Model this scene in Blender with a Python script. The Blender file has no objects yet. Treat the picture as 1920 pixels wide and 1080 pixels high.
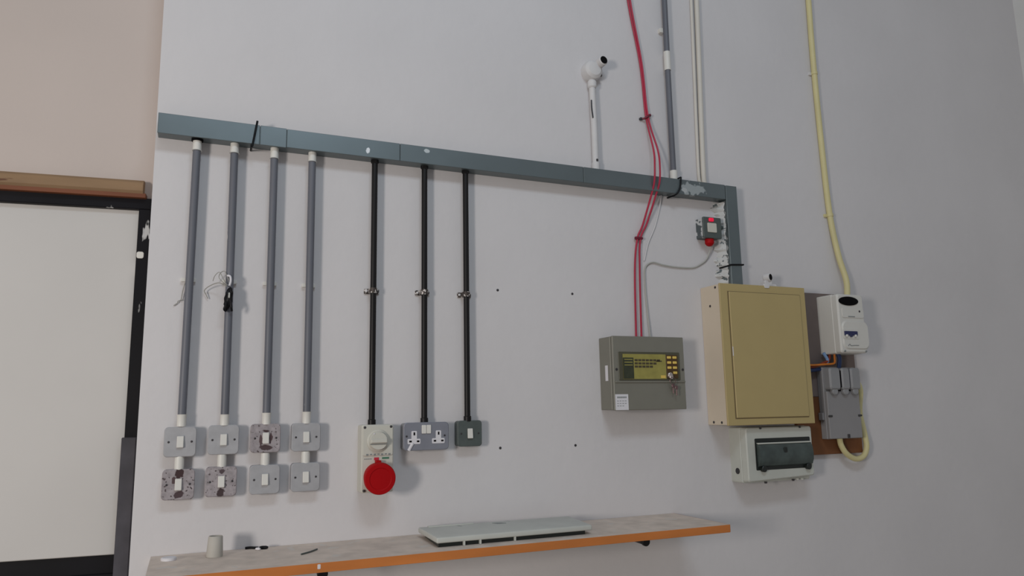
import bpy, bmesh, math, random
from mathutils import Vector, Matrix
random.seed(4)
S = bpy.context.scene
COL = S.collection

# ------------------------------------------------------------------ camera
cam_d = bpy.data.cameras.new('camera')
cam = bpy.data.objects.new('camera', cam_d); COL.objects.link(cam)
cam_d.sensor_width = 36; cam_d.lens = 36 * 1404.07 / 1920; cam_d.clip_start = .05
yaw, pitch, roll = .403893, .162822, -.0183593
fw = Vector((math.sin(yaw)*math.cos(pitch), math.cos(yaw)*math.cos(pitch), math.sin(pitch)))
ri = Vector((math.cos(yaw), -math.sin(yaw), 0)); up = ri.cross(fw)
R_ = math.cos(roll)*ri + math.sin(roll)*up
U_ = -math.sin(roll)*ri + math.cos(roll)*up
m = Matrix((R_, U_, -fw)).transposed().to_4x4(); m.translation = (0, -2.4, 1.5)
cam.matrix_world = m
S.camera = cam

# ------------------------------------------------------------------ world, lights, exposure
w = bpy.data.worlds.new('world'); S.world = w; w.use_nodes = True
w.node_tree.nodes['Background'].inputs[0].default_value = (.97, .97, 1, 1)
w.node_tree.nodes['Background'].inputs[1].default_value = .25

def area(name, loc, target, sx, sy, power, color):
    d = bpy.data.lights.new(name, 'AREA'); d.shape = 'RECTANGLE'; d.size = sx; d.size_y = sy
    d.energy = power; d.color = color
    o = bpy.data.objects.new(name, d); COL.objects.link(o); o.location = loc
    o.rotation_euler = (Vector(target) - Vector(loc)).to_track_quat('-Z', 'Y').to_euler()
    return o
area('doorway_daylight', (-2.6, -3.05, 1.65), (.6, 0, 1.7), .48, .7, 70, (1, .93, .86))
area('ceiling_tube_light', (.5, -3.0, 4.6), (.5, 0, 1.8), 1.5, .6, 36, (.74, .88, 1))
S.view_settings.view_transform = 'Standard'; S.view_settings.look = 'None'
S.view_settings.exposure = 0; S.view_settings.gamma = 1; S.view_settings.use_curve_mapping = False

# ------------------------------------------------------------------ materials
def lin(c):
    return tuple(((v/255)/12.92 if v/255 <= .04045 else ((v/255+.055)/1.055)**2.4) for v in c) + (1,)

def mat(name, rgb, rough=.6, metal=0, var=.06, scale=8, bump=0, bscale=60, chips=None, spots=None, rgb2=None, emit=0, spec=.5, streak=(1, 1, 1)):
    """chips: (rgb, threshold, scale) flecks of another colour; spots: [(world point, radius, rgb)] marks of their own shape"""
    M = bpy.data.materials.new(name); M.use_nodes = True
    nt = M.node_tree; N = nt.nodes; L = nt.links; b = N['Principled BSDF']
    b.inputs['Roughness'].default_value = rough; b.inputs['Metallic'].default_value = metal
    b.inputs['Specular IOR Level'].default_value = spec
    g = N.new('ShaderNodeNewGeometry'); mp = N.new('ShaderNodeMapping'); mp.inputs['Scale'].default_value = streak
    L.new(g.outputs['Position'], mp.inputs[0]); P = mp.outputs[0]
    n = N.new('ShaderNodeTexNoise'); n.inputs['Scale'].default_value = scale; n.inputs['Detail'].default_value = 5
    L.new(P, n.inputs['Vector'])
    mr = N.new('ShaderNodeMapRange'); mr.inputs[1].default_value = .3; mr.inputs[2].default_value = .7
    L.new(n.outputs['Fac'], mr.inputs[0])
    mx = N.new('ShaderNodeMix'); mx.data_type = 'RGBA'
    c = lin(rgb)
    a = tuple(v*(1-var) for v in c[:3]) + (1,)
    mx.inputs[6].default_value = a; mx.inputs[7].default_value = lin(rgb2) if rgb2 else tuple(min(1, v*(1+var)) for v in c[:3]) + (1,)
    L.new(mr.outputs[0], mx.inputs[0]); out = mx.outputs[2]
    if chips:
        crgb, th, cs = chips
        n2 = N.new('ShaderNodeTexNoise'); n2.inputs['Scale'].default_value = cs; n2.inputs['Detail'].default_value = 3
        L.new(P, n2.inputs['Vector'])
        r = N.new('ShaderNodeMapRange'); r.inputs[1].default_value = th; r.inputs[2].default_value = th+.03
        L.new(n2.outputs['Fac'], r.inputs[0])
        k = N.new('ShaderNodeMix'); k.data_type = 'RGBA'; L.new(r.outputs[0], k.inputs[0]); L.new(out, k.inputs[6]); k.inputs[7].default_value = lin(crgb)
        out = k.outputs[2]
    for (pt, rad, srgb) in (spots or []):
        # ragged patch of paint: distance to a point, broken up with noise
        vm = N.new('ShaderNodeVectorMath'); vm.operation = 'SUBTRACT'; L.new(g.outputs['Position'], vm.inputs[0]); vm.inputs[1].default_value = pt
        sc = N.new('ShaderNodeVectorMath'); sc.operation = 'DIVIDE'; L.new(vm.outputs[0], sc.inputs[0]); sc.inputs[1].default_value = rad
        ln = N.new('ShaderNodeVectorMath'); ln.operation = 'LENGTH'; L.new(sc.outputs[0], ln.inputs[0])
        n3 = N.new('ShaderNodeTexNoise'); n3.inputs['Scale'].default_value = 45; n3.inputs['Detail'].default_value = 4; L.new(g.outputs['Position'], n3.inputs['Vector'])
        ad = N.new('ShaderNodeMath'); ad.operation = 'MULTIPLY_ADD'; L.new(n3.outputs['Fac'], ad.inputs[0]); ad.inputs[1].default_value = 2.2; L.new(ln.outputs['Value'], ad.inputs[2])
        r = N.new('ShaderNodeMapRange'); r.inputs[1].default_value = 1.95; r.inputs[2].default_value = 1.8; r.inputs[3].default_value = 0; r.inputs[4].default_value = 1
        L.new(ad.outputs[0], r.inputs[0])
        k = N.new('ShaderNodeMix'); k.data_type = 'RGBA'; L.new(r.outputs[0], k.inputs[0]); L.new(out, k.inputs[6]); k.inputs[7].default_value = lin(srgb)
        out = k.outputs[2]
    L.new(out, b.inputs['Base Color'])
    if emit:
        L.new(out, b.inputs['Emission Color']); b.inputs['Emission Strength'].default_value = emit
    if bump:
        n4 = N.new('ShaderNodeTexNoise'); n4.inputs['Scale'].default_value = bscale; n4.inputs['Detail'].default_value = 6
        L.new(P, n4.inputs['Vector'])
        bp = N.new('ShaderNodeBump'); bp.inputs['Strength'].default_value = bump; bp.inputs['Distance'].default_value = .004
        L.new(n4.outputs['Fac'], bp.inputs['Height']); L.new(bp.outputs[0], b.inputs['Normal'])
    return M

PAINT = (214, 212, 212)
M_wall = mat('white_wall_paint', (207, 204, 205), .75, var=.03, scale=2.2, bump=.35, bscale=22)
M_cream = mat('cream_wall_tone', (190, 178, 171), .7, var=.03, scale=2, bump=.3, bscale=20)  # one even cream tone over the left wall
M_right = mat('pale_return_paint', (214, 214, 212), .75, var=.03, bump=.2, bscale=20)
M_floor = mat('concrete_floor', (178, 172, 164), .8, var=.15, scale=4)
M_door = mat('white_door_panel', (193, 190, 187), .55, var=.025, scale=3)
M_black = mat('black_gloss_paint', (16, 15, 20), .5, spec=.15, var=.2, chips=((190, 190, 190), .73, 22), streak=(1, 1, .5))
M_jamb = mat('chipped_black_paint', (16, 15, 20), .5, spec=.15, var=.2, chips=((190, 190, 190), .66, 30), streak=(1, 1, .35))
M_slate = mat('dark_grey_board', (66, 64, 70), .75, var=.25, scale=14, chips=((190, 190, 190), .77, 25))
M_beam = mat('brown_timber', (140, 112, 82), .7, var=.25, scale=9, bump=.4, bscale=50, streak=(.25, 1, 1), chips=((96, 62, 40), .72, 26))
M_beamlow = mat('red_brown_timber', (112, 62, 34), .65, var=.2, scale=12, streak=(.2, 1, 1))
slate = (112, 122, 125)
M_trunk = mat('slate_grey_metal_paint', slate, .38, .62, var=.06, scale=6, chips=((205, 208, 208), .775, 55),
              spots=[((1.785, -.05, 2.353), (.065, .04, .030), (178, 186, 188)), ((1.745, -.05, 2.345), (.02, .04, .01), (200, 205, 206)),
                     ((.498, -.05, 2.355), (.008, .03, .014), (225, 225, 225)), ((.70, -.05, 2.378), (.012, .03, .008), (200, 205, 205)),
                     ((1.95, -.02, 2.27), (.03, .022, .07), (205, 205, 205)), ((1.95, -.02, 2.11), (.03, .022, .08), (205, 205, 205))])
M_pvc = mat('grey_plastic_conduit', (97, 99, 107), .5, var=.12, scale=10, chips=((210, 210, 212), .72, 30), streak=(1, 1, .3))
M_white = mat('white_plastic', (214, 212, 206), .45, var=.03)
M_steel = mat('black_enamelled_steel', (17, 15, 16), .45, 0, spec=.3, var=.25, scale=14, chips=((205, 200, 195), .71, 34), streak=(1, 1, .3))
M_saddle = mat('chipped_saddle_metal', (70, 62, 58), .5, .3, var=.3, scale=60, chips=((215, 208, 204), .55, 110))
M_metal = mat('galvanised_plate', (166, 166, 169), .55, .15, var=.08, scale=30)
M_dirty = mat('stained_plate', (154, 147, 150), .7, .1, var=.2, scale=70, chips=((84, 74, 76), .62, 120),
              spots=[((.209, -.036, 1.4545), (.018, .04, .007), (66, 46, 48)), ((.2235, -.036, 1.434), (.006, .04, .022), (78, 60, 62)), ((.1955, -.036, 1.434), (.004, .04, .02), (88, 70, 72)), ((.209, -.036, 1.4065), (.020, .04, .009), (76, 60, 62)),
                     ((-.019, -.036, 1.343), (.013, .04, .015), (60, 40, 42)), ((-.021, -.036, 1.284), (.018, .04, .012), (74, 58, 62)), ((-.034, -.036, 1.325), (.006, .04, .010), (84, 66, 68)),
                     ((.091, -.036, 1.286), (.014, .04, .013), (66, 52, 54)), ((.091, -.036, 1.345), (.012, .04, .010), (80, 66, 70))])
M_backbox = mat('galvanised_box', (146, 146, 149), .55, .2, var=.1, scale=30)
M_dark = mat('dark_screw', (60, 58, 60), .5, .3, var=.1)
M_slatebox = mat('dark_slate_metal', (84, 92, 90), .5, .25, var=.08, scale=40)
M_greyplate = mat('grey_socket_plate', (140, 142, 152), .45, .4, var=.05, scale=30)
M_isol = mat('pale_grey_plastic', (196, 194, 184), .5, var=.03)
M_red = mat('red_plastic', (166, 0, 8), .55, var=.06, spec=.2)
M_redlab = mat('red_print', (190, 40, 60), .6)
M_greenlab = mat('green_print', (70, 120, 95), .6)
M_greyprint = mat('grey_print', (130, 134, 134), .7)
M_redcable = mat('red_cable_sheath', (172, 32, 62), .5, var=.08)
M_maroon = mat('dark_red_clip', (110, 20, 44), .5)
M_tie = mat('black_nylon', (14, 15, 18), .5, spec=.2)
M_alarm = mat('grey_green_enamel', (124, 122, 112), .5, .1, var=.03, scale=20)
M_alarmdark = mat('olive_window_frame', (78, 76, 60), .45, var=.05)
M_lime = mat('yellow_green_legend', (150, 142, 74), .5, var=.1, scale=40)
M_olive = mat('dark_green_display', (52, 56, 40), .4, var=.2, scale=80)
M_ink = mat('dark_brown_print', (70, 62, 42), .6, var=.2, scale=90)
M_keypad = mat('brown_keypad', (74, 52, 22), .5)
M_key = mat('yellow_button', (222, 190, 96), .5, var=.05)
M_label = mat('white_paper_label', (214, 212, 216), .6, var=.02)
M_brass = mat('old_key_metal', (128, 104, 104), .4, .7, var=.1)
M_silver = mat('silver_lock', (190, 180, 176), .3, .7)
M_beige = mat('beige_enamel', (176, 157, 108), .5, var=.02)
M_beigeside = mat('side_lit_beige_enamel', (208, 194, 174), .55, var=.02)  # paler than the door: light on the sides put into the colour
M_lower = mat('off_white_box_plastic', (188, 190, 182), .5, var=.04, scale=15)
M_smoke = mat('smoked_cover', (66, 76, 74), .2, var=.25, scale=22)
M_smokedark = mat('near_black_green', (22, 28, 26), .4, var=.2)  # near-black green of the window recess, hinges and cover underside
M_ply = mat('brown_backing_board', (108, 66, 34), .75, var=.2, scale=8, streak=(1, 1, .3))
M_plygrey = mat('weathered_shaded_board', (112, 100, 96), .8, var=.12, scale=8)  # weathered board, with the cabinet's shadow put into its grey tone
M_rcd = mat('white_enclosure', (206, 204, 198), .45, var=.02)
M_bluetog = mat('navy_switch', (28, 34, 80), .4, var=.2)
M_fuse = mat('mid_grey_plastic', (138, 136, 137), .55, var=.04)
M_fused = mat('grey_fuse_carrier', (138, 138, 140), .45, var=.05)
M_cabley = mat('pale_yellow_cable', (206, 196, 146), .5, var=.05)
M_orange = mat('orange_brown_wire', (206, 120, 40), .5)
M_brownw = mat('brown_wire', (130, 52, 28), .5)
M_bluew = mat('blue_wire', (24, 48, 92), .5)
M_lightblue = mat('light_blue_wire', (120, 150, 190), .5)
M_thin = mat('grey_white_flex', (172, 172, 166), .55)
M_shelf = mat('worn_laminate_top', (208, 194, 182), .7, var=.14, scale=16, bump=.1, bscale=80, chips=((206, 198, 190), .64, 20))
M_edge = mat('orange_wood_edge', (196, 118, 56), .5, var=.14, scale=14, streak=(.25, 1, 1))
M_tray = mat('pale_grey_cover', (188, 190, 184), .5, var=.05, scale=12, chips=((150, 156, 150), .68, 12))
M_cup = mat('pale_grey_cardboard', (176, 172, 164), .7, var=.05, scale=20)
M_hole = mat('black_opening', (8, 8, 10), .7, spec=.1)
M_neon = mat('red_neon', (220, 20, 60), .4, emit=.5)
M_stringm = mat('dusty_grey_thread', (150, 148, 140), .8)
M_painted = mat('white_overpainted_pipe', (206, 204, 204), .6, var=.04, scale=20)
M_creampipe = mat('cream_overpainted_pipe', (206, 201, 192), .6, var=.03)

# ------------------------------------------------------------------ helpers (coordinates: x along wall, z up, d = distance out of the wall)
def V(x, z, d): return Vector((x, -d, z))

def box(bm, x0, x1, z0, z1, d0, d1, bev=0, seg=1):
    t = bmesh.new(); bmesh.ops.create_cube(t, size=1)
    for v in t.verts:
        v.co = Vector((x0+(v.co.x+.5)*(x1-x0), -(d0+(.5-v.co.y)*(d1-d0)), z0+(v.co.z+.5)*(z1-z0)))
    if bev: bmesh.ops.bevel(t, geom=t.edges[:], offset=bev, segments=seg, affect='EDGES', profile=.5)
    merge(bm, t); return bm

def merge(bm, t):
    me = bpy.data.meshes.new('tmp'); t.to_mesh(me); t.free(); bm.from_mesh(me); bpy.data.meshes.remove(me)

def rbox(bm, x0, x1, z0, z1, d0, d1, r, bev=.002, seg=5, taper=0):
    """plate with rounded corners in the wall plane, extruded away from the wall"""
    t = bmesh.new(); pts = []
    for cx, cz, a0 in ((x1-r, z1-r, 0), (x0+r, z1-r, 90), (x0+r, z0+r, 180), (x1-r, z0+r, 270)):
        for k in range(seg+1):
            a = math.radians(a0+90*k/seg); pts.append((cx+r*math.cos(a), cz+r*math.sin(a)))
    cx, cz = (x0+x1)/2, (z0+z1)/2
    rings = [(d0, 0), (d1-bev, taper), (d1, taper+bev)]
    R = []
    for d, ins in rings:
        fx = 1-2*ins/(x1-x0); fz = 1-2*ins/(z1-z0)
        R.append([t.verts.new(V(cx+(x-cx)*fx, cz+(z-cz)*fz, d)) for x, z in pts])
    n = len(pts)
    for a, b in zip(R, R[1:]):
        for i in range(n): t.faces.new((a[i], a[(i+1) % n], b[(i+1) % n], b[i]))
    t.faces.new(R[-1]); t.faces.new(R[0][::-1])
    bmesh.ops.recalc_face_normals(t, faces=t.faces)
    merge(bm, t); return bm

def lathe(bm, origin, axis, prof, seg=24):
    """prof: list of (distance along axis, radius)"""
    t = bmesh.new(); ax = Vector(axis).normalized()
    p = ax.orthogonal().normalized(); q = ax.cross(p); R = []
    for h, r in prof:
        R.append([t.verts.new(Vector(origin)+ax*h+(p*math.cos(2*math.pi*k/seg)+q*math.sin(2*math.pi*k/seg))*max(r, 1e-5)) for k in range(seg)])
    for a, b in zip(R, R[1:]):
        for i in range(seg): t.faces.new((a[i], a[(i+1) % seg], b[(i+1) % seg], b[i]))
    t.faces.new(R[0][::-1]); t.faces.new(R[-1])
    bmesh.ops.recalc_face_normals(t, faces=t.faces)
    merge(bm, t); return bm

def smooth_path(P, n=8):
    P = [Vector(p) for p in P]
    if len(P) < 3: return P
    Q = [2*P[0]-P[1]] + P + [2*P[-1]-P[-2]]; out = []
    for i in range(1, len(Q)-2):
        a, b, c, d = Q[i-1:i+3]
        for k in range(n):
            s = k/n
            out.append(.5*((2*b)+(c-a)*s+(2*a-5*b+4*c-d)*s*s+(3*b-a-3*c+d)*s**3))
    out.append(P[-1]); return out

def tube(bm, P, r, seg=12, n=8, sm=True):
    P = smooth_path(P, n) if sm else [Vector(p) for p in P]
    t = bmesh.new(); R = []; ref = None
    for i, p in enumerate(P):
        d = (P[min(i+1, len(P)-1)]-P[max(i-1, 0)]).normalized()
        if ref is None: ref = d.orthogonal().normalized()
        ref = (ref-d*ref.dot(d)).normalized(); q = d.cross(ref)
        R.append([t.verts.new(p+(ref*math.cos(2*math.pi*k/seg)+q*math.sin(2*math.pi*k/seg))*r) for k in range(seg)])
    for a, b in zip(R, R[1:]):
        for i in range(seg): t.faces.new((a[i], a[(i+1) % seg], b[(i+1) % seg], b[i]))
    t.faces.new(R[0][::-1]); t.faces.new(R[-1])
    bmesh.ops.recalc_face_normals(t, faces=t.faces)
    merge(bm, t); return bm

def B(*a, **k): return box(bmesh.new(), *a, **k)
def RB(*a, **k): return rbox(bmesh.new(), *a, **k)
def LA(*a, **k): return lathe(bmesh.new(), *a, **k)
def TU(*a, **k): return tube(bmesh.new(), *a, **k)

def world_of(o):
    v = Vector((0, 0, 0))
    while o: v += o.location; o = o.parent
    return v

def obj(name, bm, m, parent=None, label=None, loc=None, rotz=None):
    """bmesh in world coordinates; the object's origin becomes the parent's origin, or the lowest back centre of the mesh"""
    me = bpy.data.meshes.new(name)
    base = world_of(parent) if parent else Vector((0, 0, 0))
    if parent is None and loc is None:
        xs = [v.co.x for v in bm.verts]; ys = [v.co.y for v in bm.verts]; zs = [v.co.z for v in bm.verts]
        base = Vector(((min(xs)+max(xs))/2, max(ys), min(zs)))
    for v in bm.verts: v.co -= base
    for f in bm.faces: f.smooth = True
    bm.to_mesh(me); bm.free()
    me.materials.append(m)
    try: me.set_sharp_from_angle(angle=math.radians(28))
    except Exception: pass
    o = bpy.data.objects.new(name, me); COL.objects.link(o)
    if parent: o.parent = parent
    elif loc is None: o.location = base
    else: o.location = loc
    if rotz is not None: o.rotation_euler = (0, 0, rotz)
    if label: o['label'] = label
    return o

def thing(name, loc, label, cat, group=None):
    o = bpy.data.objects.new(name, None); COL.objects.link(o); o.location = V(*loc); o.empty_display_size = .02
    return tag(o, label, cat, group)
def tag(o, label, cat, group=None):
    o['label'] = label; o['category'] = cat
    if group: o['group'] = group
    return o
def struct(o): o['kind'] = 'structure'; return o

# ------------------------------------------------------------------ the setting
struct(obj('wall_back', B(-.135, 4.06, 0, 4.9, -.35, 0), M_wall))
wall = bpy.data.objects['wall_back']
for x, z in ((.9708, 1.9186), (1.2647, 1.9184), (1.2584, 1.3764), (.9717, 1.3773)):
    obj('screw_hole', LA(V(x, z, -.001), (0, -1, 0), [(0, .0048), (.0018, .0046), (.0024, .003)], seg=10), M_dark, wall)
struct(obj('wall_right', B(4.03, 4.2, 0, 4.9, 0, 2.2), M_right))
struct(obj('floor', B(-3.2, 4.2, -.1, 0, -.5, 6), M_floor))
LROT = -math.atan(.095); LLOC = (-.135, .12, 0)
def L(name, bm, m, parent=None, label=None):
    if parent:
        o = obj(name, bm, m, None, label, loc=(0, 0, 0)); o.parent = parent; return o
    o = obj(name, bm, m, None, label, loc=LLOC, rotz=LROT); return o
bm = B(-3, 0, 2.172, 4.9, -.12, 0); box(bm, -3, -.86, 0, 2.172, -.12, 0)
struct(L('wall_left', bm, M_cream))
door = struct(L('door_1', B(-.83, -.035, .01, 2.14, -.05, -.018), M_black))
L('door_panel', B(-.80, -.0395, 1.112, 2.137, -.02, -.006, bev=.002), M_door, door, 'white upper door panel')
L('kick_panel', B(-.80, -.0395, .08, 1.06, -.02, -.01, bev=.002), M_black, door)
fr = struct(L('trim_1', B(-.86, 0, 2.137, 2.172, -.1, .012, bev=.002), M_black))
L('door_jamb', B(-.0395, 0, 0, 2.138, -.1, .01, bev=.002), M_jamb, fr, 'black jamb with chipped white patches')
L('door_jamb', B(-.86, -.83, 0, 2.138, -.1, .01, bev=.002), M_jamb, fr)
L('paint_blob', RB(-.038, -.018, 1.982, 2.003, .010, .0125, .006, bev=.001), M_white, fr, 'white paint blob on the jamb')
bmb = bmesh.new()
# rounded timber over the door head
t = bmesh.new()
prof = [(-.02, 2.18), (.028, 2.18), (.036, 2.19), (.037, 2.205), (.033, 2.217), (.022, 2.226), (-.02, 2.229)]
ra = [t.verts.new(V(-1.0, z, d)) for d, z in prof]; rb = [t.verts.new(V(-.028, z-.001, d)) for d, z in prof]
for i in range(len(prof)): t.faces.new((ra[i], ra[(i+1) % len(prof)], rb[(i+1) % len(prof)], rb[i]))
t.faces.new(ra); t.faces.new(rb[::-1]); bmesh.ops.recalc_face_normals(t, faces=t.faces); merge(bmb, t)
beam = L('timber_lintel', bmb, M_beam); tag(beam, 'rounded brown timber fixed over the black door frame', 'timber')
L('timber_strip', B(-1.0, -.02, 2.169, 2.183, -.02, .03, bev=.001), M_beamlow, beam, 'red-brown lower strip')
gb = B(-.043, -.004, .02, 1.444, .014, .032, bev=.002)
tag(L('dark_board', gb, M_slate), 'narrow dark grey board standing upright against the door jamb', 'board')

# ------------------------------------------------------------------ trunking
tr = thing('cable_trunking', (.94, 2.33, 0), 'long slate-grey metal trunking run across the white wall and turning down to the beige cabinet', 'trunking')
def slanted(x0, x1, d0, d1, pad=0, bev=.0012):
    b = box(bmesh.new(), x0, x1, 2.3345-pad, 2.3935+pad, d0, d1, bev=bev)
    for v in b.verts: v.co.z -= (v.co.x+.128)*.0033
    return b
obj('trunking_body', slanted(-.128, 2.003, 0, .047), M_trunk, tr)
for x0, x1 in ((-.1285, .1585), (.1605, .2395), (.2405, .605), (.6065, 1.30), (1.3015, 1.9485)):
    pad = .0022 if x0 < .2 else .0008
    obj('trunking_lid', slanted(x0, x1, .0472, .0515, pad), M_trunk, tr)
obj('trunking_body', B(1.9535, 2.0035, 1.9675, 2.327, 0, .047, bev=.0012), M_trunk, tr, 'drop section splashed with white paint')
bmv = B(1.951, 2.006, 1.9675, 2.386, .0475, .0525, bev=.0012)
obj('trunking_lid', bmv, M_trunk, tr)
def tie(P, lab, r=.0034):
    o = obj('cable_tie', TU([V(*p) for p in P], r, seg=8, n=3), M_tie)
    tag(o, lab, 'cable tie'); return o
tie([(.150, 2.399, .003), (.150, 2.402, .05), (.1495, 2.399, .0555), (.139, 2.328, .0555), (.137, 2.324, .05), (.137, 2.326, .003)], 'black cable tie around the left end of the trunking')
tie([(1.732, 2.392, .003), (1.733, 2.395, .05), (1.733, 2.389, .0545), (1.727, 2.352, .0545), (1.707, 2.323, .054), (1.70, 2.322, .004)], 'black cable tie around the trunking beside the white paint smear')
tie([(1.935, 2.052, .003), (1.944, 2.055, .05), (1.951, 2.0575, .0545), (2.008, 2.061, .0545), (2.011, 2.061, .05), (2.012, 2.061, .003)], 'black cable tie around the drop of trunking above the beige cabinet')

# white filler and paint smears stuck on the wall beside the drop
M_filler = mat('splashed_filler', (196, 196, 194), .8, var=.08, scale=40, chips=((96, 104, 106), .57, 48))
bm = bmesh.new(); rows = []
for i in range(44):
    z = 1.985+.335*i/43
    xl = 1.922+.010*math.sin(i*.9)+.006*math.sin(i*2.3+1)+random.uniform(-.003, .003); xr = 1.9515
    rows.append([bm.verts.new(V(xl, z, .0002)), bm.verts.new(V(xl+.004, z, .004+random.random()*.004)), bm.verts.new(V((xl+xr)/2, z, .010+random.random()*.010)),
                 bm.verts.new(V(xr-.004, z, .020+random.random()*.014)), bm.verts.new(V(xr, z, .030+random.random()*.010)), bm.verts.new(V(xr, z, .0002))])
for a, b in zip(rows, rows[1:]):
    for k in range(6): bm.faces.new((a[k], a[(k+1) % 6], b[(k+1) % 6], b[k]))
bm.faces.new(rows[0]); bm.faces.new(rows[-1][::-1]); bmesh.ops.recalc_face_normals(bm, faces=bm.faces)
tag(obj('filler_smear', bm, M_filler), 'lumpy white filler smeared on the wall left of the trunking drop', 'filler')

# ------------------------------------------------------------------ grey conduits with white couplers
SW = [(-.0225, .0925, .209, .3258), (-.0218, .0909, .2107, .3272)]
gz = [(2.2977, 1.5076), (2.3022, 1.5055), (2.299, 1.5081), (2.3021, 1.5093)]
place = ['leftmost grey conduit, dropping from the trunking to a clean switch', 'second grey conduit from the left, with black tape and loose threads at mid height',
         'third grey conduit from the left, ending at the dark-stained upper switch', 'rightmost of the four grey conduits, next to the black pipes']
for k in range(4):
    x = SW[0][k]; zt, zb = gz[k]
    c = thing('conduit', (x, 1.476, 0), place[k], 'conduit', 'grey plastic conduits dropping to the switches')
    xt = x + (.004 if k == 0 else -.004 if k == 1 else -.002)
    obj('pipe', TU([V(xt, zt+.003, .026), V(x+.001, zb-.004, .026)], .0115, seg=20, sm=False), M_pvc, c)
    obj('coupler', LA(V(xt, 2.3335, .026), (0, 0, -1), [(0, .0125), (2.3335-zt-.003, .0125), (2.3335-zt, .0145)], seg=20), M_white, c, 'white coupler')
    obj('coupler', LA(V(x+.001, 1.474, .026), (0, 0, 1), [(0, .0125), (zb-1.478, .0125), (zb-1.474, .0145)], seg=20), M_white, c, 'white coupler')
    if k == 0: obj('grommet', LA(V(xt, 2.3335, .026), (0, 0, -1), [(0, .017), (.006, .017)], seg=18), M_hole, c, 'dark grommet under the trunking')
    zc = 1.902
    b = RB(x-.021, x+.019, zc-.006, zc+.006, 0, .012, .003, bev=.001)
    obj('clip', b, M_white, c, 'white clip behind the pipe')
    n = obj('conduit_nipple', LA(V(SW[1][k], 1.3535, .022), (0, 0, 1), [(0, .0128), (.0375, .0128)], seg=20), M_white)
    tag(n, 'short white pipe joining the two switches of %s' % ['the leftmost column', 'the second column from the left', 'the third column from the left', 'the fourth column, nearest the black pipes'][k], 'pipe', 'short white pipes between switches')

# ------------------------------------------------------------------ switches
def switch(x, z, label, dirty=False, m_plate=None, m_box=None, group='square metal light switches in two rows', tilt=0):
    t = thing('light_switch', (x, z-.043, 0), label, 'switch', group)
    mp = m_plate or (M_dirty if dirty else M_metal)
    obj('back_box', RB(x-.041, x+.041, z-.041, z+.041, 0, .029, .009), m_box or (M_dirty if dirty else M_backbox), t)
    obj('front_plate', RB(x-.0425, x+.0425, z-.042, z+.042, .0295, .035, .011, bev=.0018), mp, t)
    obj('rocker_frame', RB(x-.0095, x+.0105, z-.0175, z+.0175, .0345, .037, .002, bev=.0006), mp, t)
    b = bmesh.new(); box(b, x-.0085, x+.0095, z-.016, z+.016, .0345, .041, bev=.0015)
    for v in b.verts:
        if v.co.y < -.0385: v.co.y -= (z-v.co.z)*.12
    obj('rocker', b, M_white, t, 'white rocker')
    for s in (-1, 1):
        obj('screw', LA(V(x+s*.030, z, .0345), (0, -1, 0), [(0, .0032), (.0015, .003), (.002, .002)], seg=10), M_dark, t)
    return t
switch(SW[0][0], 1.4307, 'clean pale metal switch with a white rocker, upper one under the leftmost grey conduit')
switch(SW[0][1], 1.4331, 'clean metal switch with a white rocker, upper one under the second grey conduit')
switch(SW[0][2], 1.4341, 'metal switch stained brown around its white rocker, upper one under the third grey conduit', True)
switch(SW[0][3], 1.4337, 'clean metal switch, upper one under the fourth grey conduit', m_plate=M_metal)
switch(SW[1][0], 1.313, 'mottled metal switch with dark rust above its rocker, lower left corner of the switches', True)
switch(SW[1][1], 1.3151, 'mottled metal switch with brown stain below its rocker, second in the lower row', True)
switch(SW[1][2], 1.315, 'clean metal switch, third in the lower row, below the dark-stained one')
switch(SW[1][3], 1.3161, 'clean metal switch, last of the lower row on the right, below the fourth grey conduit')

# ------------------------------------------------------------------ black steel conduits
blk = [(.527, 1.4645, 1.8924, 'leftmost black steel pipe, running down to the red socket isolator'),
       (.698, 1.466, 1.8949, 'middle black steel pipe, running down to the double socket'),
       (.846, 1.469, 1.8943, 'rightmost black steel pipe, ending at the small dark switch')]
for x, zb, zc, lab in blk:
    c = thing('steel_pipe', (x, zb, 0), lab, 'pipe', 'black steel pipes')
    obj('pipe', TU([V(x, 2.3325, .025), V(x, zb, .025)], .0098, seg=20, sm=False), M_steel, c)
    obj('locknut', LA(V(x, 2.3325, .025), (0, 0, -1), [(0, .013), (.010, .013), (.012, .011)], seg=6), M_steel, c)
    obj('locknut', LA(V(x, zb, .025), (0, 0, 1), [(0, .0125), (.016, .0125), (.018, .0105)], seg=16), M_steel, c)
    s = obj('saddle', RB(x-.0255, x+.0235, zc-.0085, zc+.0085, 0, .006, .004, bev=.001), M_saddle, c, 'chipped pipe saddle')
    b = bmesh.new(); lathe(b, V(x, zc-.0085, .025), (0, 0, 1), [(0, .0125), (.017, .0125)], seg=20); box(b, x-.013, x+.013, zc-.008, zc+.008, .005, .024, bev=.001)
    obj('saddle_strap', b, M_saddle, s)
    for q in (-.019, .018):
        obj('saddle_screw', LA(V(x+q, zc, .006), (0, -1, 0), [(0, .0045), (.004, .004), (.006, .002)], seg=10), M_painted if q < 0 else M_dark, s)

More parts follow.
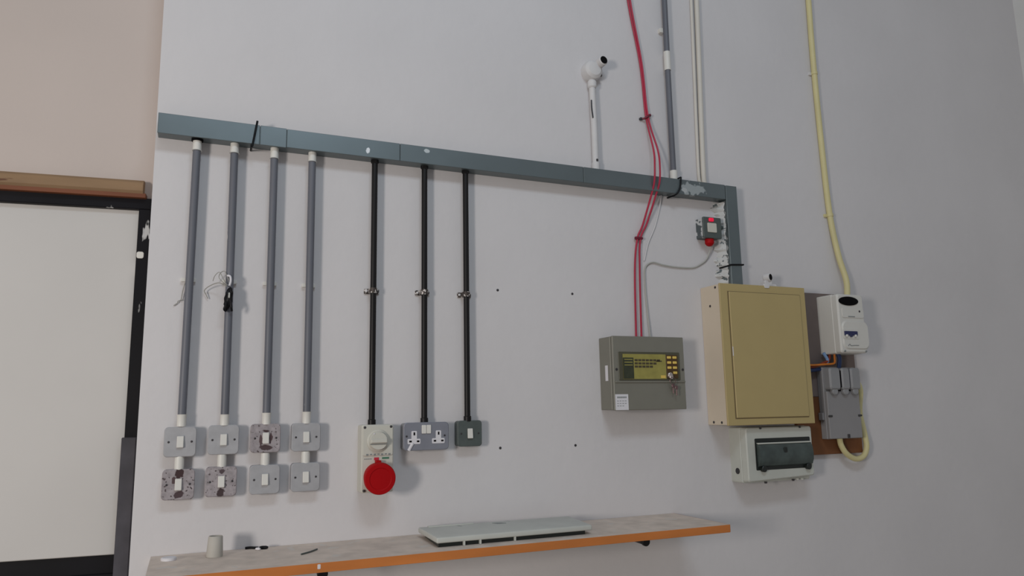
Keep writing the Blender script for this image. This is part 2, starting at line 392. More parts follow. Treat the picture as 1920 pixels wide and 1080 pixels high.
# ------------------------------------------------------------------ red socket isolator
iso = thing('socket_isolator', (.539, 1.262, 0), 'pale grey isolator box with a rotary knob over a big round red socket cap', 'isolator')
obj('enclosure', RB(.489, .589, 1.261, 1.466, 0, .058, .006, bev=.003), M_isol, iso)
obj('cover_plate', RB(.4935, .586, 1.372, 1.4625, .058, .061, .005, bev=.001), M_isol, iso)
obj('knob_ring', LA(V(.539, 1.4165, .060), (0, -1, 0), [(0, .034), (.004, .034), (.006, .031), (.006, .029)], seg=36), M_isol, iso)
kn = obj('knob', LA(V(.539, 1.4165, .064), (0, -1, 0), [(0, .028), (.008, .028), (.011, .026)], seg=36), M_isol, iso)
obj('grip', B(.513, .565, 1.4095, 1.4235, .070, .083, bev=.003), M_isol, kn)
obj('grip_painted_shadow', B(.512, .567, 1.4055, 1.4085, .0745, .0758), M_greyprint, kn)  # grey bar painted in as the shade under the grip
obj('pointer_mark', B(.522, .5265, 1.436, 1.441, .0748, .0765, bev=.0008), M_label, kn, 'white dot')
for x, z in ((.498, 1.458), (.580, 1.459), (.498, 1.268)):
    obj('screw', LA(V(x, z, .058), (0, -1, 0), [(0, .0042), (.004, .004), (.005, .002)], seg=12), M_dark, iso)
obj('red_label', RB(.528, .5435, 1.358, 1.3665, .0575, .0592, .001, bev=.0003), M_redlab, iso, 'small red label')
obj('green_label', RB(.553, .575, 1.361, 1.3665, .0575, .0592, .001, bev=.0003), M_greenlab, iso, 'small green label')
bm = bmesh.new()
for i in range(7): box(bm, .503+i*.0115, .503+i*.0115+.007, 1.3725+(i % 2)*.002, 1.378, .061, .0616)
for i in range(4): box(bm, .498+i*.006, .502+i*.006, 1.361, 1.364, .058, .0586)
obj('faint_markings', bm, M_greyprint, iso)['kind'] = 'stuff'
cap = obj('socket_cap', LA(V(.5385, 1.3095, .050), (0, -1, -.10), [(0, .042), (.030, .043), (.036, .0475), (.050, .0475), (.054, .0455), (.0545, .034), (.0525, .032), (.053, 0)], seg=48), M_red, iso, 'round red cap')
obj('cap_hinge', B(.530, .547, 1.350, 1.358, .058, .078, bev=.002), M_red, iso)

# ------------------------------------------------------------------ double socket
ds = thing('double_socket', (.6995, 1.382, 0), 'grey metal double wall socket with white pin surrounds, drip of white paint at lower left', 'socket')
obj('back_box', RB(.6265, .7725, 1.383, 1.468, 0, .038, .009), M_backbox, ds)
obj('front_plate', RB(.6245, .7745, 1.3815, 1.4695, .0385, .045, .012, bev=.002), M_greyplate, ds)
for cx in (.659, .7395):
    b = bmesh.new(); rbox(b, cx-.009, cx+.009, 1.414, 1.443, .044, .0468, .003, bev=.0006); rbox(b, cx-.0215, cx+.0205, 1.402, 1.4185, .044, .0466, .003, bev=.0006)
    s = obj('pin_surround', b, M_label, ds, 'white surround of the pin holes')
    for px, pz, sx, sz in ((0, 1.434, .0026, .0048), (-.0125, 1.4105, .004, .0028), (.0125, 1.4105, .004, .0028)):
        obj('pin_hole', B(cx+px-sx, cx+px+sx, pz-sz, pz+sz, .0462, .0472), M_hole, s)
obj('rocker', RB(.6835, .6985, 1.434, 1.461, .044, .049, .002, bev=.001), M_white, ds, 'white rocker')
obj('rocker', RB(.7000, .7140, 1.434, 1.461, .044, .049, .002, bev=.001), M_white, ds, 'white rocker')
for x in (.6345, .7605):
    obj('screw', LA(V(x, 1.4265, .0445), (0, -1, 0), [(0, .0035), (.0015, .003)], seg=10), M_dark, ds)
b = bmesh.new(); tube(b, [V(.654, 1.404, .0455), V(.648, 1.395, .046), V(.641, 1.382, .0455)], .005, seg=8)
obj('paint_drip', b, M_label, ds, 'white paint drip')

# small dark switch
switch(.8505, 1.430, 'small dark slate metal switch under the rightmost black pipe', m_plate=M_slatebox, m_box=M_slatebox, group=None)

# ------------------------------------------------------------------ tape bundle and threads on second conduit
tp = thing('tape_bundle', (.0905, 1.812, .03), 'lump of black tape stuck on the second grey conduit', 'tape')
bm = bmesh.new(); t = bmesh.new(); bmesh.ops.create_icosphere(t, subdivisions=3, radius=1)
for v in t.verts:
    k = 1+.22*math.sin(v.co.z*9+v.co.x*4)*math.cos(v.co.y*6+v.co.z*3)
    v.co = Vector((.0890+v.co.x*.011*k+v.co.z*.004, -.043-v.co.y*.012*k, 1.846+v.co.z*.035))
merge(bm, t); obj('tape_lump', bm, M_tie, tp)
obj('tape_tail', TU([V(.086, 1.835, .05), V(.0815, 1.822, .053), V(.079, 1.812, .05), V(.084, 1.808, .046)], .0042, seg=8), M_tie, tp)
obj('tape_tail', TU([V(.094, 1.84, .052), V(.097, 1.82, .054), V(.0995, 1.808, .048)], .0035, seg=8), M_tie, tp)
obj('silver_fleck', RB(.0875, .0925, 1.846, 1.862, .053, .0565, .002, bev=.0005), M_thin, tp, 'pale grey fleck')
def thread(P, lab, r=.0010, m=M_stringm):
    return tag(obj('loose_thread', TU([V(*p) for p in P], r, seg=6), m), lab, 'thread')
bm = TU([V(.083, 1.885, .045), V(.072, 1.905, .042), V(.061, 1.925, .035), V(.049, 1.915, .03), V(.044, 1.90, .022)], .0011, seg=6)
tube(bm, [V(.083, 1.882, .045), V(.060, 1.893, .035), V(.036, 1.885, .02), V(.022, 1.872, .012), V(.027, 1.86, .008), V(.033, 1.848, .006)], .0013, seg=6)
tube(bm, [V(.081, 1.888, .045), V(.070, 1.895, .045), V(.060, 1.91, .035), V(.065, 1.925, .03), V(.075, 1.93, .03), V(.082, 1.915, .04), V(.087, 1.90, .045)], .0011, seg=6)
tag(obj('loose_thread', bm, M_stringm), 'tangle of thin grey thread hanging off the second grey conduit', 'thread')
bm = TU([V(.083, 1.915, .043), V(.091, 1.912, .046), V(.093, 1.898, .047), V(.090, 1.884, .047)], .0032, seg=8)
tag(obj('paper_scrap', bm, M_label), 'small curl of white tape above the black lump on the second conduit', 'tape')
bm = TU([V(-.031, 1.895, .015), V(-.037, 1.87, .008), V(-.040, 1.845, .006), V(-.043, 1.84, .005)], .0011, seg=6)
tube(bm, [V(-.035, 1.842, .005), V(-.048, 1.838, .005), V(-.050, 1.832, .005), V(-.060, 1.824, .004)], .0011, seg=6)
tag(obj('loose_thread', bm, M_stringm), 'thin grey thread stuck to the wall left of the leftmost conduit', 'thread')

# ------------------------------------------------------------------ white pipe with junction
jp = thing('junction_pipe', (1.376, 2.395, 0), 'white-painted short pipe topped by a round junction box with a black open port', 'pipe')
obj('pipe', TU([V(1.374, 2.39, .016), V(1.374, 2.565, .016), V(1.370, 2.76, .016)], .0125, seg=18, sm=False), M_painted, jp)
obj('pipe_collar', LA(V(1.371, 2.725, .016), (0, 0, 1), [(0, .014), (.005, .0175), (.025, .0175), (.03, .014)], seg=20), M_painted, jp)
obj('pipe_coupler', LA(V(1.374, 2.388, .016), (0, 0, 1), [(0, .0155), (.035, .0155), (.038, .013)], seg=18), M_painted, jp, 'flaking white coupler')
obj('chipped_spot', RB(1.370, 1.378, 2.427, 2.437, .027, .031, .003, bev=.001), M_dark, jp, 'dark chip')
obj('chipped_streak', TU([V(1.361, 2.672, .024), V(1.3605, 2.64, .025), V(1.364, 2.60, .026)], .0028, seg=8), M_dark, jp, 'dark streak where paint is missing')
jb = obj('junction_box', LA(V(1.372, 2.795, 0), (0, -1, 0), [(0, .040), (.022, .040), (.034, .036), (.043, .026), (.046, .010)], seg=32), M_painted, jp)
pd = Vector((.10, -.98, .10)).normalized(); po = V(1.397, 2.822, .030)
b = lathe(bmesh.new(), po, pd, [(0, .019), (.030, .0185), (.033, .016), (.0325, .0125)], seg=24)
sp = obj('port', b, M_painted, jb)
obj('chipped_spot', LA(V(1.404, 2.779, .026), (.6, -.8, 0), [(0, .006), (.006, .005)], seg=10), M_dark, jp)
obj('port_opening', LA(po+pd*.031, pd, [(0, .0155), (.0035, .0155)], seg=24), M_hole, jp, 'black opening')

# ------------------------------------------------------------------ grey conduit above the trunking at right
gc = thing('conduit', (1.7235, 2.391, 0), 'grey conduit rising from the trunking to the top of the picture beside the red cables', 'conduit')
obj('pipe', TU([V(1.7230, 2.42, .022), V(1.7225, 2.86, .022)], .0115, seg=20, sm=False), M_pvc, gc)
obj('pipe', TU([V(1.7235, 2.93, .022), V(1.729, 3.75, .022)], .0115, seg=20, sm=False), M_pvc, gc)
obj('coupler', LA(V(1.7225, 2.855, .022), (0, 0, 1), [(0, .0135), (.08, .0135)], seg=20), M_white, gc, 'white coupler')
obj('coupler', LA(V(1.7235, 2.386, .022), (0, 0, 1), [(0, .0145), (.044, .0145)], seg=20), M_white, gc, 'white coupler')
obj('clip', RB(1.700, 1.722, 3.022, 3.042, 0, .016, .004, bev=.001), M_white, gc, 'white clip')

# white painted pipes
tag(obj('painted_pipe', TU([V(1.875, 3.75, .007), V(1.872, 3.20, .007), V(1.857, 2.50, .007), V(1.862, 2.389, .007)], .0062, seg=12), M_creampipe), 'thinner of the two cream-painted pipes right of the grey conduit', 'pipe')
tag(obj('painted_pipe', TU([V(1.905, 3.75, .011), V(1.897, 3.21, .011), V(1.878, 2.50, .011), V(1.880, 2.387, .011)], .0105, seg=16), M_creampipe), 'thicker cream-painted pipe, right-hand one of the pair above the trunking corner', 'pipe')

# ------------------------------------------------------------------ red cables
r1 = [(1.540, 3.45, .012), (1.5642, 3.1435, .012), (1.6056, 2.8728, .012), (1.6215, 2.6486, .014), (1.642, 2.50, .040), (1.6335, 2.420, .060), (1.628, 2.362, .060), (1.622, 2.315, .040), (1.594, 2.208, .012), (1.562, 2.142, .010), (1.553, 2.02, .009), (1.547, 1.757, .009)]
r2 = [(1.532, 3.45, .008), (1.5560, 3.1435, .008), (1.5996, 2.8728, .009), (1.6150, 2.6479, .010), (1.625, 2.50, .036), (1.610, 2.420, .060), (1.6045, 2.362, .060), (1.600, 2.310, .040), (1.574, 2.200, .012), (1.548, 2.142, .010), (1.5315, 2.02, .009), (1.5234, 1.757, .009)]
ca = tag(obj('red_cable', TU([V(*p) for p in r1], .0037, seg=10), M_redcable), 'red cable hanging over the trunking to the alarm panel, the right-hand one of two', 'cable')
cb = tag(obj('red_cable', TU([V(*p) for p in r2], .0037, seg=10), M_redcable), 'red cable hanging over the trunking to the alarm panel, the left-hand one of two', 'cable')
c = thing('cable_clip', (1.618, 2.645, 0), 'dark clip pinning the red cables above the trunking', 'clip')
obj('clip_band', TU([V(1.596, 2.636, .004), V(1.606, 2.637, .014), V(1.617, 2.645, .020), V(1.630, 2.654, .016), V(1.638, 2.655, .006)], .0042, seg=8), M_maroon, c)
obj('clip_head', RB(1.588, 1.600, 2.631, 2.641, 0, .010, .003, bev=.001), M_dark, c)
c = thing('cable_clip', (1.556, 2.146, 0), 'dark red clip pinning the red cables left of the small red-lamped box', 'clip')
obj('clip_band', B(1.540, 1.572, 2.141, 2.151, 0, .017, bev=.003), M_maroon, c)
obj('clip_head', LA(V(1.541, 2.146, .010), (0, -1, 0), [(0, .006), (.006, .005)], seg=12), M_maroon, c)
th = TU([V(*p) for p in [(1.880, 2.150, .028), (1.882, 2.125, .02), (1.868, 2.085, .01), (1.84, 2.062, .006), (1.80, 2.046, .005), (1.72, 2.044, .005), (1.66, 2.049, .005), (1.615, 2.056, .005), (1.582, 2.035, .005), (1.5765, 1.98, .005), (1.579, 1.90, .005), (1.586, 1.757, .009)]], .0030, seg=8)
tag(obj('flex_cable', th, M_thin), 'thin grey-white cable looping from the small red-lamped box to the alarm panel', 'cable')
th = TU([V(*p) for p in [(1.666, 2.327, .012), (1.660, 2.28, .006), (1.635, 2.2, .004), (1.60, 2.13, .004), (1.578, 2.06, .004)]], .0024, seg=8)
tag(obj('flex_cable', th, M_painted), 'thin white cable slanting down from the trunking right of the red cables', 'cable')

# ------------------------------------------------------------------ fire alarm panel
fp = thing('alarm_panel', (1.52, 1.497, 0), 'grey-green metal alarm panel with a yellow-green window, keys hanging in its lock', 'alarm panel')
obj('back_box', B(1.368, 1.6725, 1.4975, 1.757, 0, .078, bev=.002), M_alarm, fp)
obj('door', B(1.3705, 1.674, 1.4955, 1.7585, .0795, .092, bev=.002), M_alarm, fp)
obj('window_frame', RB(1.392, 1.652, 1.600, 1.702, .0915, .0945, .004, bev=.001), M_alarmdark, fp, 'dark olive window frame')
obj('ledge', B(1.376, 1.672, 1.5925, 1.5985, .0915, .0965, bev=.001), M_alarm, fp)
lp = obj('legend_panel', B(1.409, 1.590, 1.605, 1.694, .094, .0958), M_lime, fp, 'yellow-green legend panel')
obj('display', B(1.409, 1.452, 1.606, 1.681, .0955, .0968), M_olive, lp, 'dark green display')
for r_, z in enumerate((1.672, 1.6605, 1.649)):
    for k in range(7 - r_):
        x0 = 1.457+k*.0158
        obj('legend_block', B(x0, x0+.0128, z-.0035, z+.0038, .0955, .0966), M_ink, lp, 'dark illegible legend block' if k+r_ == 0 else None)
for r_, z in enumerate((1.685, 1.675, 1.665)): obj('legend_block', B(1.414, 1.448, z-.012, z-.009, .0966, .0972), M_lime, lp)
obj('legend_block', B(1.548, 1.572, 1.667, 1.671, .0955, .0966), M_ink, lp)
obj('legend_block', B(1.566, 1.586, 1.608, 1.618, .0955, .0966), M_key, lp, 'yellow block')
kp = obj('keypad', B(1.5915, 1.642, 1.607, 1.692, .094, .0962, bev=.0008), M_keypad, fp, 'brown keypad')
for r_ in range(4):
    for c_ in range(2):
        if r_ == 3 and c_ == 0: continue
        obj('button', RB(1.5955+c_*.024, 1.6125+c_*.024, 1.6785-r_*.0185, 1.6875-r_*.0185, .0958, .0985, .002, bev=.0008), M_key, kp, 'yellow button')
obj('lock', LA(V(1.604, 1.618, .094), (0, -1, 0), [(0, .0105), (.008, .0105), (.010, .008)], seg=20), M_silver, fp, 'silver key lock')
tagp = obj('label_sticker', B(1.3735, 1.4265, 1.4965, 1.5515, .0918, .0925), M_label, fp, 'white paper label with grey lines')
bm = bmesh.new()
for k in range(7): box(bm, 1.381+k*.0056, 1.3855+k*.0056, 1.538, 1.5435, .0924, .0929)
for k in range(11): box(bm, 1.380+(k % 4)*.0105, 1.387+(k % 4)*.0105, 1.527-(k//4)*.0085, 1.529-(k//4)*.0085, .0924, .0929)
obj('label_lines', bm, M_greyprint, tagp)['kind'] = 'stuff'
obj('paint_mark', B(1.3672, 1.3680, 1.60, 1.655, .040, .058), M_label, fp, 'white paint mark on the side')
for x in (1.3835, 1.665): obj('screw', LA(V(x, 1.639, .0915), (0, -1, 0), [(0, .005), (.002, .0045)], seg=12), M_dark, fp)
for x in (1.5234, 1.547): obj('cable_gland', LA(V(x, 1.756, .012), (0, 0, 1), [(0, .0105), (.008, .0105), (.011, .006)], seg=16), M_redcable, fp, 'red cable gland')
obj('cable_gland', LA(V(1.586, 1.756, .012), (0, 0, 1), [(0, .008), (.006, .008), (.009, .004)], seg=16), M_dark, fp)
kb = thing('key_bunch', (1.612, 1.545, .1), 'small bunch of keys hanging from the lock of the alarm panel', 'keys')
b = bmesh.new(); rbox(b, 1.598, 1.612, 1.604, 1.620, .104, .107, .006, bev=.0006); box(b, 1.602, 1.607, 1.612, 1.6165, .098, .106)
obj('key', b, M_silver, kb)
obj('key_ring', TU([V(1.6085+.0125*math.cos(a*.5236), 1.5975+.0125*math.sin(a*.5236), .107) for a in range(13)], .0011, seg=6), M_brass, kb)
b = bmesh.new(); rbox(b, 1.604, 1.617, 1.572, 1.588, .104, .107, .005, bev=.0006); box(b, 1.608, 1.613, 1.552, 1.574, .104, .1065, bev=.0005)
obj('key', b, M_brass, kb)
b = bmesh.new(); rbox(b, 1.615, 1.627, 1.566, 1.581, .108, .111, .005, bev=.0006); box(b, 1.619, 1.6235, 1.545, 1.567, .108, .1105, bev=.0005)
obj('key', b, M_brass, kb)

# ------------------------------------------------------------------ small red-lamped spur box
sb = thing('spur_box', (1.874, 2.161, 0), 'small slate-grey box with a white square button and a red lamp, beside the trunking drop', 'switch')
M_sbox = mat('splashed_slate_box', (84, 92, 94), .5, .2, var=.1, chips=((196, 198, 198), .58, 40))
obj('back_box', RB(1.833, 1.917, 2.163, 2.245, 0, .042, .005), M_sbox, sb)
obj('front_plate', RB(1.8315, 1.919, 2.1615, 2.2465, .0425, .050, .005, bev=.0015), M_slatebox, sb)
obj('push_button', RB(1.850, 1.893, 2.184, 2.222, .049, .054, .003, bev=.001), M_isol, sb, 'white square button')
obj('lamp', RB(1.858, 1.880, 2.228, 2.2425, .049, .0565, .004, bev=.002), M_neon, sb, 'red lamp')
g = obj('cable_gland', LA(V(1.873, 2.166, .028), (0, 0, -1), [(0, .012), (.006, .018), (.022, .018), (.030, .012), (.033, .006)], seg=20), M_red, sb, 'red cable gland')
bm = bmesh.new(); tube(bm, [V(1.917, 2.215, .02), V(1.955, 2.215, .02)], .009, seg=12, sm=False)
obj('side_nipple', bm, M_slatebox, sb)

# ------------------------------------------------------------------ beige distribution board
db = thing('distribution_board', (2.045, 1.432, 0), 'large beige metal cabinet with a flat door under the end of the trunking', 'cabinet')
obj('cabinet_body', B(1.836, 2.253, 1.4335, 1.966, 0, .112, bev=.002), M_beigeside, db)
obj('front_frame', B(1.834, 2.2555, 1.4315, 1.968, .1125, .120, bev=.0015), M_beige, db)
dr = obj('door', B(1.873, 2.224, 1.459, 1.936, .120, .1255, bev=.0018), M_beige, db)
obj('door_gap', B(1.869, 2.2265, 1.4555, 1.9385, .1198, .1208), mat('dark_beige_gap', (118, 104, 74), .7), db)
for p in ((1.0, 0, 0),):
    for d, z in ((.055, 1.887), (.092, 1.955), (.035, 1.444), (.082, 1.443)):
        obj('screw', LA(Vector((1.8365, -d, z)), (-1, 0, 0), [(0, .0052), (.0018, .0048)], seg=12), M_dark, db)
obj('paint_blob', RB(2.05, 2.075, 1.958, 1.975, .1195, .1235, .006, bev=.001), M_painted, db, 'white paint blob on the top edge')
obj('chipped_spot', B(1.8725, 1.8755, 1.69, 1.725, .1245, .1262), M_label, db)
gl = thing('cable_gland', (2.12, 1.967, .05), 'white plastic gland with a dark mouth on top of the beige cabinet', 'gland')
bm = bmesh.new(); rbox(bm, 2.083, 2.150, 1.968, 1.984, .038, .082, .004, bev=.002); rbox(bm, 2.097, 2.135, 1.983, 2.000, .045, .075, .006, bev=.002)
obj('gland_base', bm, M_painted, gl)
gd = Vector((.35, -.93, .02)).normalized()
obj('gland_barrel', LA(V(2.112, 2.012, .055), gd, [(0, .013), (.004, .0165), (.026, .0165), (.028, .013)], seg=20), M_painted, gl)
obj('gland_mouth', LA(V(2.112, 2.012, .055)+gd*.0255, gd, [(0, .0125), (.0035, .0125)], seg=20), M_hole, gl)

# lower box with smoked cover
lb = thing('breaker_box', (2.095, 1.216, 0), 'off-white plastic breaker box with a smoked flip cover below the beige cabinet', 'breaker box')
obj('enclosure', RB(1.931, 2.262, 1.215, 1.4225, 0, .062, .008, bev=.002), M_lower, lb)
b = RB(1.9335, 2.262, 1.2185, 1.422, .063, .092, .010, bev=.004, taper=.002)
for v in b.verts:
    if v.co.z < 1.26: v.co.z += (v.co.x-1.94)*.035
obj('front_cover', b, M_lower, lb)
obj('window_recess', RB(1.974, 2.247, 1.262, 1.380, .0905, .0935, .005, bev=.001), M_smokedark, lb, 'dark recess')
t = bmesh.new(); prof = [(.093, 1.362), (.100, 1.360), (.108, 1.345), (.112, 1.32), (.110, 1.295), (.103, 1.279), (.093, 1.274)]
ra = [t.verts.new(V(1.981, z, d)) for d, z in prof]; rb = [t.verts.new(V(2.243, z, d)) for d, z in prof]
for i in range(len(prof)): t.faces.new((ra[i], ra[(i+1) % len(prof)], rb[(i+1) % len(prof)], rb[i]))
t.faces.new(ra); t.faces.new(rb[::-1]); bmesh.ops.recalc_face_normals(t, faces=t.faces)
fc = obj('flip_cover', t, M_smoke, lb, 'smoked flip cover')
obj('cover_lip', B(1.981, 2.243, 1.3585, 1.364, .093, .105, bev=.001), M_lower, fc, 'pale top lip')
obj('cover_notch', RB(2.098, 2.112, 1.325, 1.345, .1105, .1135, .004, bev=.0006), M_smokedark, fc)
for x in (2.003, 2.222): obj('hinge', LA(V(x, 1.268, .093), (0, -1, 0), [(0, .0125), (.012, .0125), (.014, .010)], seg=18), M_smokedark, lb)
obj('side_knockout', LA(Vector((1.9315, -.038, 1.259)), (-1, 0, 0), [(0, .0115), (.002, .0115), (.003, .008)], seg=18), M_dark, lb, 'dark knockout hole')
for x in (2.005, 2.20): obj('screw', LA(V(x, 1.418, .092), (0, -1, 0), [(0, .0042), (.003, .004)], seg=10), M_dark, lb)
for x, z in ((2.03, 1.2175), (2.165, 1.2205), (2.187, 1.2225), (2.21, 1.222)): obj('latch_lug', LA(V(x, z, .074), (0, 0, -1), [(0, .0062), (.007, .005)], seg=10), M_lower if x > 2.17 else M_dark, lb)

# backing board
bb = thing('backing_board', (2.43, 1.302, 0), 'brown backing board behind the white and grey boxes right of the cabinet', 'board')
obj('board', B(2.262, 2.604, 1.302, 1.535, 0, .019, bev=.001), M_ply, bb, 'brown lower board')
obj('board', B(2.262, 2.604, 1.536, 1.969, 0, .019, bev=.001), M_plygrey, bb, 'weathered brown upper board, greyed by painted cabinet shade')

# RCD enclosure
rc = thing('switch_enclosure', (2.49, 1.706, .02), 'white plastic enclosure with a black oval and navy switches, right of the beige cabinet', 'enclosure')
obj('enclosure_body', RB(2.418, 2.563, 1.708, 1.952, .0195, .098, .006, bev=.003), M_rcd, rc)
obj('front_cover', RB(2.419, 2.562, 1.709, 1.951, .099, .128, .010, bev=.006), M_rcd, rc)
b = RB(2.428, 2.575, 1.722, 1.842, .100, .133, .028, bev=.006, seg=8)
obj('rounded_bulge', b, M_rcd, rc)
t = LA((0, 0, 0), (0, -1, 0), [(0, 1), (1, 1), (1.3, .9)], seg=36)
for v in t.verts: v.co = Vector((2.478+v.co.x*.053, -.1275+v.co.y*.004, 1.9225+v.co.z*.0185))
obj('black_oval', t, M_hole, rc, 'black oval cap')
obj('label_strip', RB(2.437, 2.556, 1.853, 1.893, .1275, .131, .008, bev=.001), M_rcd, rc, 'raised white strip')
obj('label_mark', LA(V(2.533, 1.881, .1305), (0, -1, 0), [(0, .0045), (.001, .0045)], seg=12), M_dark, rc)
obj('label_mark', B(2.468, 2.505, 1.856, 1.860, .1308, .1316), M_greyprint, rc)
tw = obj('switch_window', RB(2.430, 2.515, 1.765, 1.808, .1325, .135, .006, bev=.001), M_rcd, rc)
obj('navy_toggle', B(2.434, 2.504, 1.779, 1.797, .1345, .139, bev=.001), M_bluetog, rc, 'navy toggles')
for k in range(3): obj('toggle_tip', B(2.438+k*.024, 2.449+k*.024, 1.773, 1.783, .136, .141, bev=.001), M_bluetog if k == 1 else M_white, rc)
obj('maker_scribble', TU([V(2.452, 1.737, .1335), V(2.460, 1.744, .1335), V(2.467, 1.738, .1335), V(2.485, 1.739, .1335), V(2.510, 1.7395, .1335)], .0014, seg=6), M_greyprint, rc)
for x in (2.437, 2.553): obj('screw', LA(V(x, 1.716, .127), (0, -1, 0), [(0, .0045), (.003, .004)], seg=12), M_greyprint, rc)

# grey isolator / fuse box
fb = thing('fuse_box', (2.475, 1.364, .02), 'grey plastic fuse box with three round-topped carriers under the white enclosure', 'fuse box')
obj('box_body', B(2.383, 2.563, 1.364, 1.655, .0195, .050, bev=.002), M_fuse, fb)
obj('front_cover', B(2.385, 2.562, 1.3655, 1.556, .050, .064, bev=.002), M_fuse, fb)
for k, (x0, x1) in enumerate(((2.390, 2.448), (2.456, 2.500), (2.506, 2.558))):
    b = bmesh.new(); rbox(b, x0, x1, 1.562, 1.651, .050, .084, .010, bev=.006)
    f = obj('fuse_carrier', b, M_fused, fb)
    obj('pull_tab', LA(V((x0+x1)/2, 1.556, .066), (0, -1, 0), [(0, .016), (.010, .016), (.013, .012)], seg=18), M_fused, f)
obj('carrier_slot', B(2.4495, 2.4555, 1.572, 1.640, .050, .079), M_hole, fb, 'dark slot')
for x in (2.394, 2.556): obj('lug', RB(x-.010, x+.010, 1.452, 1.460, .0635, .067, .002, bev=.0008), M_dark, fb)
obj('lug', RB(2.478, 2.49, 1.3665, 1.382, .0635, .067, .002, bev=.0008), M_dark, fb)
obj('side_bracket', B(2.372, 2.383, 1.440, 1.470, .022, .045, bev=.002), M_fuse, fb)

# wires between the boxes
def wire(P, r, m, lab): return tag(obj('wire', TU([V(*p) for p in P], r, seg=8), m), lab, 'wire')
wire([(2.25, 1.664, .055), (2.33, 1.6625, .055), (2.40, 1.6665, .055), (2.440, 1.669, .055), (2.452, 1.676, .055), (2.4535, 1.69, .055), (2.4535, 1.715, .055)], .0042, M_orange, 'orange wire bending from the cabinet up into the white enclosure')
wire([(2.25, 1.655, .04), (2.34, 1.656, .045), (2.40, 1.672, .045), (2.43, 1.685, .045), (2.44, 1.715, .045)], .0055, M_brownw, 'brown wire behind the orange one under the white enclosure')
wire([(2.415, 1.668, .042), (2.425, 1.685, .044), (2.41, 1.715, .04)], .0065, M_lightblue, 'light blue wire left of the brown one under the white enclosure')
wire([(2.474, 1.71, .055), (2.478, 1.69, .058), (2.474, 1.645, .052)], .0085, M_bluew, 'thick dark blue wire joining the white enclosure and the fuse box')
wire([(2.25, 1.640, .04), (2.33, 1.642, .045), (2.39, 1.648, .04), (2.42, 1.650, .035)], .0075, M_bluew, 'dark blue wire running level from the cabinet to the fuse box')

# yellow cable
tag(obj('supply_cable', TU([V(*p) for p in [(2.545, 3.9, .012), (2.5308, 3.3485, .012), (2.5263, 2.981, .012), (2.533, 2.5783, .012), (2.5438, 2.3221, .012), (2.5635, 2.1436, .02), (2.58, 2.03, .035), (2.555, 1.95, .055)]], .0125, seg=14), M_cabley), 'thick pale yellow cable coming down the wall into the white enclosure', 'cable')
for z, x in ((2.981, 2.526), (2.322, 2.544)):
    c = thing('cable_saddle', (x, z, 0), 'pale clip on the yellow cable, %s' % ('the upper one near the top of the picture' if z > 2.5 else 'the lower one level with the trunking'), 'clip')
    obj('saddle_band', LA(V(x, z-.006, .012), (0, 0, 1), [(0, .0145), (.012, .0145)], seg=18), M_cabley, c)
    obj('saddle_foot', RB(x-.026, x-.008, z-.008, z+.006, 0, .008, .003, bev=.001), M_cabley if z < 2.5 else M_painted, c)
tag(obj('supply_cable', TU([V(*p) for p in [(2.462, 1.37, .035), (2.470, 1.335, .034), (2.497, 1.300, .034), (2.545, 1.279, .033), (2.590, 1.289, .032), (2.614, 1.325, .03), (2.620, 1.38, .02), (2.613, 1.47, .012), (2.606, 1.56, .0315), (2.585, 1.60, .032), (2.567, 1.60, .034)]], .0115, seg=14), M_cabley), 'pale yellow cable looping out of the bottom of the grey fuse box', 'cable')

# ------------------------------------------------------------------ shelf
sh = thing('shelf', (.79, 1.09, 0), 'long shelf with a worn grey top and an orange wood front edge', 'shelf')
def shelfboard(z0, z1, d0, d1, bev):
    b = box(bmesh.new(), -.082, 1.6505, z0, z1, d0, d1, bev=bev); return b
obj('shelf_top', shelfboard(1.0955, 1.1187, .001, .3225, 0), M_shelf, sh)
obj('front_edge', B(-.082, 1.6505, 1.0945, 1.1187, .3227, .3255, bev=.0008), M_edge, sh, 'orange wood edging')
obj('end_edge', B(1.6507, 1.653, 1.0955, 1.1185, .003, .3225), M_edge, sh, 'orange wood edging at the end')
obj('edge_chip', RB(.323, .331, 1.104, 1.116, .3253, .3262, .002, bev=.0003), M_label, sh, 'white chip in the edging')
for xb in (.352, 1.385):
    bk = thing('shelf_bracket', (xb, 1.06, 0), 'black tubular bracket under %s of the shelf' % ('the left part' if xb < 1 else 'the right end'), 'bracket', 'black shelf brackets')
    obj('bracket_arm', TU([V(xb, 1.079, .008), V(xb, 1.077, .10), V(xb, 1.073, .225)], .012, seg=16, sm=False), M_steel, bk)
    obj('end_cap', LA(V(xb, 1.073, .222), (0, -1, -.05), [(0, .0145), (.010, .0145), (.012, .012)], seg=20), M_steel, bk)
    obj('wall_plate', RB(xb-.016, xb+.016, 1.060, 1.0945, 0, .006, .004, bev=.001), M_steel, bk)

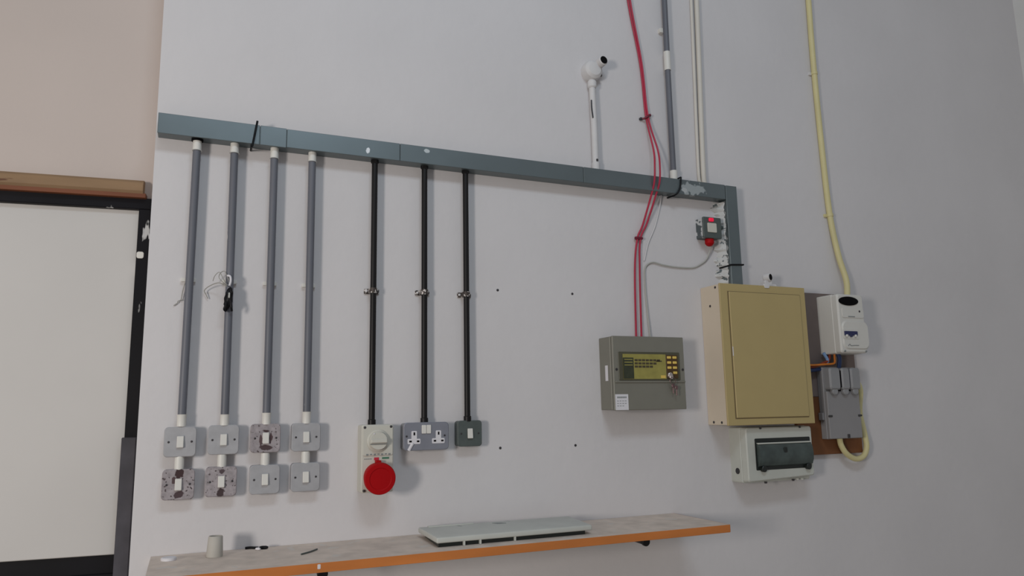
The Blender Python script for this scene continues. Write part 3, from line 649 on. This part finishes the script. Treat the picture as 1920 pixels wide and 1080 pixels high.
# white cover lying on the shelf
def quadbox(bm, pts, z0, z1, bev=0):
    t = bmesh.new(); lo = [t.verts.new(V(x, z0, d)) for x, d in pts]; hi = [t.verts.new(V(x, z1, d)) for x, d in pts]; n = len(pts)
    for i in range(n): t.faces.new((lo[i], lo[(i+1) % n], hi[(i+1) % n], hi[i]))
    t.faces.new(hi); t.faces.new(lo[::-1]); bmesh.ops.recalc_face_normals(t, faces=t.faces)
    if bev: bmesh.ops.bevel(t, geom=t.edges[:], offset=bev, segments=3, affect='EDGES', profile=.5)
    merge(bm, t); return bm
cv = thing('panel_cover', (.92, 1.119, .16), 'wide pale grey plastic cover lying flat on the shelf with a dark underside', 'cover')
obj('cover_tray', quadbox(bmesh.new(), [(.672, .045), (1.195, .06), (1.166, .272), (.664, .268)], 1.1305, 1.147, .005), M_tray, cv)
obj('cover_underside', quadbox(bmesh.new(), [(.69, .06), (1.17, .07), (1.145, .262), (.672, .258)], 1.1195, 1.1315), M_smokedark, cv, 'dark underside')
for x in (.745, .795, .905):
    obj('tooth', B(x, x+.005, 1.1192, 1.132, .256, .268, bev=.0005), M_tray, cv, 'pale tooth')
obj('dark_spot', quadbox(bmesh.new(), [(.905, .085), (.935, .09), (.945, .108), (.915, .108)], 1.1465, 1.1482), M_greyprint, cv, 'dark scuff')
obj('raised_strip', quadbox(bmesh.new(), [(.70, .052), (.85, .056), (.85, .066), (.70, .066)], 1.1465, 1.150, .001), M_tray, cv)

cup = thing('cardboard_tube', (.080, 1.1187, .095), 'short pale grey tube standing on the left end of the shelf', 'tube')
obj('tube_wall', LA(V(.080, 1.119, .09), (.02, 0, 1), [(0, .0215), (.003, .0220), (.052, .0190), (.055, .0175), (.054, .0155), (.03, .0150), (.028, 0)], seg=32), M_cup, cup)
o = obj('round_lid', LA(V(-.035, 1.119, .085), (0, 0, 1), [(0, .020), (.006, .020), (.008, .017)], seg=24), M_label); tag(o, 'small flat white disc at the left end of the shelf', 'disc')
o = obj('black_scrap', TU([V(.165, 1.122, .012), V(.178, 1.123, .014), V(.19, 1.122, .018), V(.200, 1.121, .02)], .0035, seg=8), M_tie); tag(o, 'thin black scrap lying on the shelf against the wall', 'scrap')
o = obj('black_plug', LA(V(.203, 1.1235, .032), (.9, -.3, 0), [(0, .003), (.006, .0048), (.018, .0048), (.024, .003)], seg=12), M_tie); tag(o, 'small black plug on the shelf right of the thin black scrap', 'plug')
o = obj('white_plug', LA(V(.192, 1.123, .045), (.6, -.5, 0), [(0, .003), (.006, .0042), (.014, .003)], seg=10), M_label); tag(o, 'tiny white plug beside the small black plug on the shelf', 'plug')
o = obj('thin_stick', TU([V(.300, 1.121, .185), V(.328, 1.1215, .16), V(.352, 1.121, .125)], .0022, seg=8), M_slatebox); tag(o, 'thin dark stick lying on the middle of the bare shelf top', 'stick')
